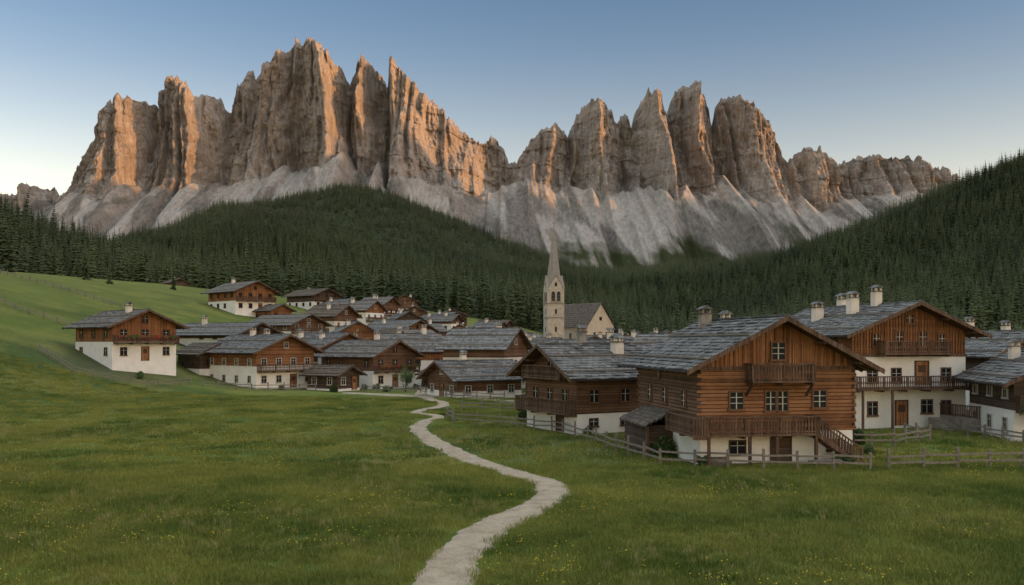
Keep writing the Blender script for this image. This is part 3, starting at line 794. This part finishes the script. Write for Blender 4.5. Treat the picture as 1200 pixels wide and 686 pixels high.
# unseen range to the west, ridge heights shaped to keep the valley in evening shade
def west_range():
    ys=np.linspace(-9000,6600,340)
    Hk=np.interp(ys,[-9000,-3500,-2000,-500,500,900,1900,2150,2330,2480,2800,2950,3300,3450,3640,3749,3895,4330,5400,6600],[1500,1600,1750,1950,2300,2700,2950,2720,2650,2850,2560,2060,1940,1840,1740,1880,1840,1780,1650,1200])
    Hk=Hk+(ridged(ys/400,ys*0,4,99)-.5)*110
    off=np.linspace(-2600,2600,60)
    O,YY=np.meshgrid(off,ys)
    pr=np.clip(1-np.abs(O)/2600,0,1)**.9
    Z=Hk[:,None]*pr+(fbm(O/300,YY/300,4,98)-.5)*260*pr*(1-pr)*3-20
    grid_mesh('mountain_range',7100+O*.6,YY,Z,ROCK,{'scree':Z*0,'green':np.clip((1400-Z)/300,0,1)})
west_range()

# ------------------------------------------------------------------ vegetation templates
def leafmat(name,c1,c2,patch=0,amp=1.35,off=.28):
    m,nt,b=newmat(name);n=N(nt);io=n('ShaderNodeObjectInfo');oi=io.outputs['Random']
    tc=n('ShaderNodeTexCoord').outputs['Object']
    f=n.math('ADD',n.math('MULTIPLY',oi,.6),n.math('MULTIPLY',n.noise(tc,1.5,3),.5))
    if patch:
        p=n.noise(io.outputs['Location'],patch,4,.6)
        f=n.math('ADD',n.math('MULTIPLY',f,.5),n.math('MULTIPLY',n.math('SUBTRACT',p,off),amp))
    n.ln(n.ramp(f,[(.2,c1),(.8,c2)]),b.inputs['Base Color']);b.inputs['Roughness'].default_value=.75
    b.inputs['Specular IOR Level'].default_value=.2;return m
NEED=leafmat('spruce_needles',(.018,.031,.013),(.068,.085,.030),.006)
BARK=simple('bark',(.07,.05,.035),.9,4,.3)
GRASS=leafmat('grass_blades',(.055,.098,.014),(.235,.24,.052),.13,2.1,.36)
GRASSY=leafmat('dry_grass',(.20,.19,.07),(.30,.27,.11))
PET=simple('yellow_petals',(.65,.48,.03),.6,20,.1)
def tmpl_coll(name): return bpy.data.collections.new(name)
def tobj(name,v,f,mats,idx,coll):
    me=bpy.data.meshes.new(name);me.from_pydata(v,[],f)
    for m in mats: me.materials.append(m)
    me.polygons.foreach_set('material_index',idx);me.update()
    o=bpy.data.objects.new(name,me);coll.objects.link(o);return o
def spruce(name,seed,tiers,br,coll,h=22,rad=.165):
    r=random.Random(seed);v=[];f=[];ix=[]
    n=5
    for z,rr in ((-1,.32),(h*.5,.2),(h*.97,.03)):
        for k in range(n): a=k/n*6.283;v.append((rr*math.cos(a),rr*math.sin(a),z))
    for L in range(2):
        for k in range(n): f.append((L*n+k,L*n+(k+1)%n,L*n+n+(k+1)%n,L*n+n+k));ix.append(1)
    for t in range(tiers):
        q=(t+r.uniform(-.25,.25))/tiers;z=h*(.07+.9*q)
        R=h*rad*(1-q)**.8*r.uniform(.8,1.15)+.25
        off=r.random()*6.28
        for k in range(br):
            if r.random()<.08: continue
            a=off+6.283*k/br+r.uniform(-.25,.25);L=R*r.uniform(.7,1.15)
            dr=L*r.uniform(.28,.5);wd=L*r.uniform(.26,.4)+.1
            ca,sa=math.cos(a),math.sin(a)
            def P(x,y,zz): return (x*ca-y*sa,x*sa+y*ca,z+zz)
            i=len(v)
            v+= [P(.0,0,.35),P(L*.55,-wd,-dr*.75),P(L*.6,0,-dr*.25),P(L*.55,wd,-dr*.75),P(L,0,-dr*.75)]
            f+= [(i,i+1,i+2),(i,i+2,i+3),(i+1,i+4,i+2),(i+2,i+4,i+3)];ix+=[0]*4
    i=len(v);v+=[(.25,0,h*.94),(-.12,.2,h*.94),(-.12,-.2,h*.94),(0,0,h*1.03)];f+=[(i,i+1,i+3),(i+1,i+2,i+3),(i+2,i,i+3)];ix+=[0]*3
    return tobj(name,v,f,[NEED,BARK],ix,coll)
CN=tmpl_coll('spruce_near');CF=tmpl_coll('spruce_far')
for i,(hh,rr) in enumerate([(22,.165),(24,.14),(19,.19),(25,.15)]): spruce('spruce_a%d'%i,i+1,17,7,CN,hh,rr)
for i,(hh,rr) in enumerate([(22,.18),(24,.155),(18,.21)]): spruce('spruce_b%d'%i,i+21,8,5,CF,hh,rr)
def clump(name,seed,n,rad,hmin,hmax,wd,mat,coll,flowers=0):
    r=random.Random(seed);v=[];f=[];ix=[]
    for _ in range(n):
        a=r.random()*6.283;q=rad*math.sqrt(r.random());x=q*math.cos(a);y=q*math.sin(a)
        h=r.uniform(hmin,hmax);b=r.random()*6.283;bx=math.cos(b)*h*r.uniform(.1,.6);by=math.sin(b)*h*r.uniform(.1,.6)
        c=r.random()*6.283;wx=math.cos(c)*wd;wy=math.sin(c)*wd
        i=len(v);v+=[(x-wx,y-wy,-.03),(x+wx,y+wy,-.03),(x+wx*.8+bx*.35,y+wy*.8+by*.35,h*.6),(x-wx*.8+bx*.35,y-wy*.8+by*.35,h*.6),(x+bx,y+by,h)]
        f+=[(i,i+1,i+2,i+3),(i+3,i+2,i+4)];ix+=[0,0]
    for _ in range(flowers):
        a=r.random()*6.283;q=rad*math.sqrt(r.random());x=q*math.cos(a);y=q*math.sin(a);h=r.uniform(hmax*.9,hmax*1.3);s=.022
        i=len(v);v+=[(x-.004,y,0),(x+.004,y,0),(x,y,h)];f.append((i,i+1,i+2));ix.append(0)
        i=len(v)
        for k in range(6): v.append((x+s*math.cos(k*1.047),y+s*math.sin(k*1.047),h+.01*(k%2)))
        v.append((x,y,h-.02));
        f.append(tuple(range(i,i+6)));ix.append(1)
        for k in range(6): f.append((i+k,i+(k+1)%6,i+6));ix.append(1)
    return tobj(name,v,f,[mat,PET],ix,coll)
CG=tmpl_coll('grass_near');CM=tmpl_coll('grass_mid');CFl=tmpl_coll('meadow_flowers');CD=tmpl_coll('dry_tufts')
for i in range(4): clump('g%d'%i,i,70,.42,.06,.22,.008,GRASS,CG)
for i in range(3): clump('m%d'%i,i+10,100,.9,.1,.24,.018,GRASS,CM)
for i in range(3): clump('fl%d'%i,i+31,6,.5,.1,.2,.006,GRASS,CFl,3)
for i in range(2): clump('d%d'%i,i+40,26,.25,.2,.5,.006,GRASSY,CD)
def leafball(name,seed,coll,h,R,nleaf,trunk=True,mat=None):
    r=random.Random(seed);v=[];f=[];ix=[]
    if trunk:
        n=6
        for z,rr,ox in ((-.5,.2,0),(h*.4,.14,.1),(h*.75,.05,0)):
            for k in range(n): a=k/n*6.283;v.append((rr*math.cos(a)+ox,rr*math.sin(a),z))
        for L in range(2):
            for k in range(n): f.append((L*n+k,L*n+(k+1)%n,L*n+n+(k+1)%n,L*n+n+k));ix.append(1)
    cl=[]
    for _ in range(14):
        a=r.random()*6.283;q=R*r.uniform(.2,.8);cl.append((q*math.cos(a),q*math.sin(a),h*r.uniform(.4,.9) if trunk else h*r.uniform(.15,.75),R*r.uniform(.28,.5)))
    if trunk:
        for c in cl[:7]:
            i=len(v);v+=[(0.06,0,h*.35),(-.06,0,h*.35),(c[0],c[1],c[2]),(0,.06,h*.35)];f+=[(i,i+1,i+2),(i+1,i+3,i+2),(i+3,i,i+2)];ix+=[1]*3
    for _ in range(nleaf):
        c=r.choice(cl);d=Vector((r.gauss(0,1),r.gauss(0,1),r.gauss(0,1))).normalized()*c[3]*r.uniform(.6,1.1)
        p=Vector(c[:3])+d;s=r.uniform(.08,.16)
        u=Vector((r.gauss(0,1),r.gauss(0,1),r.gauss(0,1))).normalized();w=u.orthogonal().normalized()
        i=len(v);v+=[tuple(p-u*s),tuple(p+w*s*.6),tuple(p+u*s),tuple(p-w*s*.6)];f.append((i,i+1,i+2,i+3));ix.append(0)
    return tobj(name,v,f,[mat or BUSHM,BARK],ix,coll)
def gn_scatter(name,pts,rots,scl,coll,idx):
    me=bpy.data.meshes.new(name);n=len(pts)
    me.vertices.add(n);me.vertices.foreach_set('co',np.asarray(pts,np.float32).ravel())
    a=me.attributes.new('rot','FLOAT_VECTOR','POINT');a.data.foreach_set('vector',np.asarray(rots,np.float32).ravel())
    a=me.attributes.new('scl','FLOAT_VECTOR','POINT');a.data.foreach_set('vector',np.asarray(scl,np.float32).ravel())
    a=me.attributes.new('idx','INT','POINT');a.data.foreach_set('value',np.asarray(idx,np.int32))
    o=bpy.data.objects.new(name,me);COL.objects.link(o)
    ng=bpy.data.node_groups.new(name+'_nodes','GeometryNodeTree')
    ng.interface.new_socket('Geometry',in_out='INPUT',socket_type='NodeSocketGeometry')
    ng.interface.new_socket('Geometry',in_out='OUTPUT',socket_type='NodeSocketGeometry')
    gi=ng.nodes.new('NodeGroupInput');go=ng.nodes.new('NodeGroupOutput')
    ip=ng.nodes.new('GeometryNodeInstanceOnPoints');ci=ng.nodes.new('GeometryNodeCollectionInfo')
    ci.inputs['Collection'].default_value=coll;ci.inputs['Separate Children'].default_value=True;ci.inputs['Reset Children'].default_value=True
    ip.inputs['Pick Instance'].default_value=True
    def na(nm,t):
        q=ng.nodes.new('GeometryNodeInputNamedAttribute');q.data_type=t;q.inputs['Name'].default_value=nm
        return [s for s in q.outputs if s.enabled][0]
    L=ng.links.new
    L(gi.outputs[0],ip.inputs['Points']);L(ci.outputs[0],ip.inputs['Instance'])
    L(na('idx','INT'),ip.inputs['Instance Index']);L(na('rot','FLOAT_VECTOR'),ip.inputs['Rotation']);L(na('scl','FLOAT_VECTOR'),ip.inputs['Scale'])
    L(ip.outputs[0],go.inputs[0])
    md=o.modifiers.new('instances','NODES');md.node_group=ng
    return o
def mk(name,X,Y,coll,s0,s1,aniso=.12,tilt=.04,dz=0):
    n=len(X);k=len(coll.objects)
    Z=T(X,Y)+dz
    s=rng.uniform(s0,s1,n)
    rots=np.stack([rng.normal(0,tilt,n),rng.normal(0,tilt,n),rng.uniform(0,6.283,n)],1)
    scl=np.stack([s*rng.uniform(1-aniso,1+aniso,n),s*rng.uniform(1-aniso,1+aniso,n),s*rng.uniform(1-aniso,1+aniso*1.5,n)],1)
    return gn_scatter(name,np.stack([X,Y,Z],1),rots,scl,coll,rng.integers(0,k,n))
def band(d0,d1,area,um=.66):
    n=int(um*(d1*d1-d0*d0)/area)
    d=np.sqrt(rng.uniform(d0*d0,d1*d1,n));u=rng.uniform(-um,um,n)
    return u*d,d
X,Y=band(300,1400,58);m=(forest_mask(X,Y)>rng.uniform(.1,1,len(X)));X,Y=X[m],Y[m]
mk('spruce_forest',X,Y,CN,.5,1.22)
X,Y=band(1400,2350,90)
m=(vn(X/45,Y/45,321)>.14)&(fbm(X/22,Y/30,2,17)>.3);X,Y=X[m],Y[m]
mk('spruce_forest',X,Y,CF,.6,1.15)
X,Y=band(2450,5000,380);m=(X>-200)&(fbm(X/180,Y/180,3,55)>.42+.22*sstep(Y,3900,5000));X,Y=X[m],Y[m]
mk('distant_spruce_forest',X,Y,CF,.8,1.2)
LT=[(-118,245,.42),(-108,238,.3),(-100,262,.35),(-128,226,.55),(-150,262,.8),(-146,250,.7),(-156,270,.95),(-90,300,.5),(66,116,.5),(70,122,.42),(74,130,.6),(47,118,.3),(-40,262,.5),(-22,300,.6),(28,300,.6),(64,270,.6),(90,300,.7),(-76,262,.4),(100,210,.5),(112,225,.7),(84,190,.55)]
a=np.array(LT);n=len(a)
gn=gn_scatter('spruce_tree',np.stack([a[:,0],a[:,1],T(a[:,0],a[:,1])],1),np.stack([a[:,0]*0,a[:,0]*0,a[:,0]],1),np.repeat(a[:,2:3],3,1),CN,np.arange(n)%4)
CB=tmpl_coll('leafy_trees');CS=tmpl_coll('shrubs')
for i in range(2): leafball('lt%d'%i,i+3,CB,4.5,1.9,1500)
for i in range(2): leafball('sh%d'%i,i+8,CS,1.3,.9,700,False)
tb=[(-16,133),(-43,150),(-12,150),(3,118),(6,92),(16,104),(26,110),(-2,140),(-20,190),(8,200),(24,170),(48,132),(38,64)]
a=np.array(tb,float);mk('garden_tree',a[:,0],a[:,1],CB,.5,.85)
sb=[(r2.uniform(-30,60),r2.uniform(126,170)) for _ in range(45)]+[(22.5,60),(23.3,58),(24.6,64),(40.2,66.5),(9.8,58),(6,70),(1,82),(27,69),(20,53.5),(11.4,52.9),(-52,124),(-34,131)]
a=np.array(sb,float);mk('garden_shrub',a[:,0],a[:,1],CS,.5,1.1)
P2=path_pts[:,:2];PW=path_pts[:,2]/2
def offpath(X,Y,mar):
    keep=np.ones(len(X),bool)
    for i in range(0,len(X),20000):
        d=np.hypot(X[i:i+20000,None]-P2[None,:,0],Y[i:i+20000,None]-P2[None,:,1])
        keep[i:i+20000]=((d-PW[None]).min(1)>mar)
    return keep
def near_house(X,Y):
    k=np.ones(len(X),bool)
    for (a,b,yaw,w,l) in ((15.3,60.3,9,9.8,12.2),(32.4,83,13,11.2,14.5),(7.2,75.5,-62,8.2,9)):
        c,s=math.cos(math.radians(yaw)),math.sin(math.radians(yaw));dx=X-a;dy=Y-b
        lx=dx*c+dy*s;ly=-dx*s+dy*c
        k&=~((abs(lx)<w/2+.6)&(abs(ly)<l/2+1.0))
    return k
X,Y=band(19,54,.115);m=offpath(X,Y,.02)&near_house(X,Y);mk('meadow_grass',X[m],Y[m],CG,.7,1.35,dz=-.01)
X,Y=band(52,118,.85);m=offpath(X,Y,.35)&near_house(X,Y)&(Y<118);mk('meadow_grass',X[m],Y[m],CM,.6,1.15,dz=-.01)
X,Y=band(19,75,1.6);m=offpath(X,Y,.1)&(fbm(X/9,Y/7,3,64)>.54)&near_house(X,Y);mk('meadow_flowers',X[m],Y[m],CFl,.8,1.3)
X,Y=band(19,80,1.0);m=offpath(X,Y,.1)&(fbm(X/6,Y/6,3,65)>.5)&near_house(X,Y);mk('dry_grass_tufts',X[m],Y[m],CD,.5,1.0)

# ------------------------------------------------------------------ light
s=Vector((.91,-.33,.17)).normalized()
sun=bpy.data.lights.new('sun','SUN');sun.energy=5;sun.angle=math.radians(.5);sun.color=(1,.44,.12)
so=bpy.data.objects.new('sun',sun);COL.objects.link(so);so.rotation_euler=s.to_track_quat('Z','Y').to_euler();so.location=(200,-100,100)
w=bpy.data.worlds.new('World');scene.world=w;w.use_nodes=True
nt=w.node_tree;bg=nt.nodes['Background'];n=N(nt)
sky=n('ShaderNodeTexSky');sky.sky_type='NISHITA'
sky.sun_disc=False;sky.sun_elevation=math.asin(s.z);sky.sun_rotation=math.atan2(s.x,s.y);sky.altitude=1300
sky.air_density=1.0;sky.dust_density=1.5;sky.ozone_density=1.5
# evening haze glow near the horizon; sky overhead and behind boosted as added fill light
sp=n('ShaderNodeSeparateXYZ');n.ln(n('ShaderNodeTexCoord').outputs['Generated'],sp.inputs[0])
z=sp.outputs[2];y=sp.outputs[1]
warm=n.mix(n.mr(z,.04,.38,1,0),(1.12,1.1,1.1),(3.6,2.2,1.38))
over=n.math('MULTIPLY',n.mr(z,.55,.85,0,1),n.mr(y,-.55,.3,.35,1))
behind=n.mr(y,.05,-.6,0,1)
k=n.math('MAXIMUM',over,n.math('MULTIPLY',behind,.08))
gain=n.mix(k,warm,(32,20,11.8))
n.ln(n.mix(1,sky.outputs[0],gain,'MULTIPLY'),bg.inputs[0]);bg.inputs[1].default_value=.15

cam=bpy.data.cameras.new('camera');cam.lens=31.17;cam.sensor_width=36;cam.shift_y=.0475;cam.clip_start=.5;cam.clip_end=30000
co=bpy.data.objects.new('camera',cam);COL.objects.link(co);co.location=(0,0,7.5);co.rotation_euler=(math.radians(90),0,0)
scene.camera=co
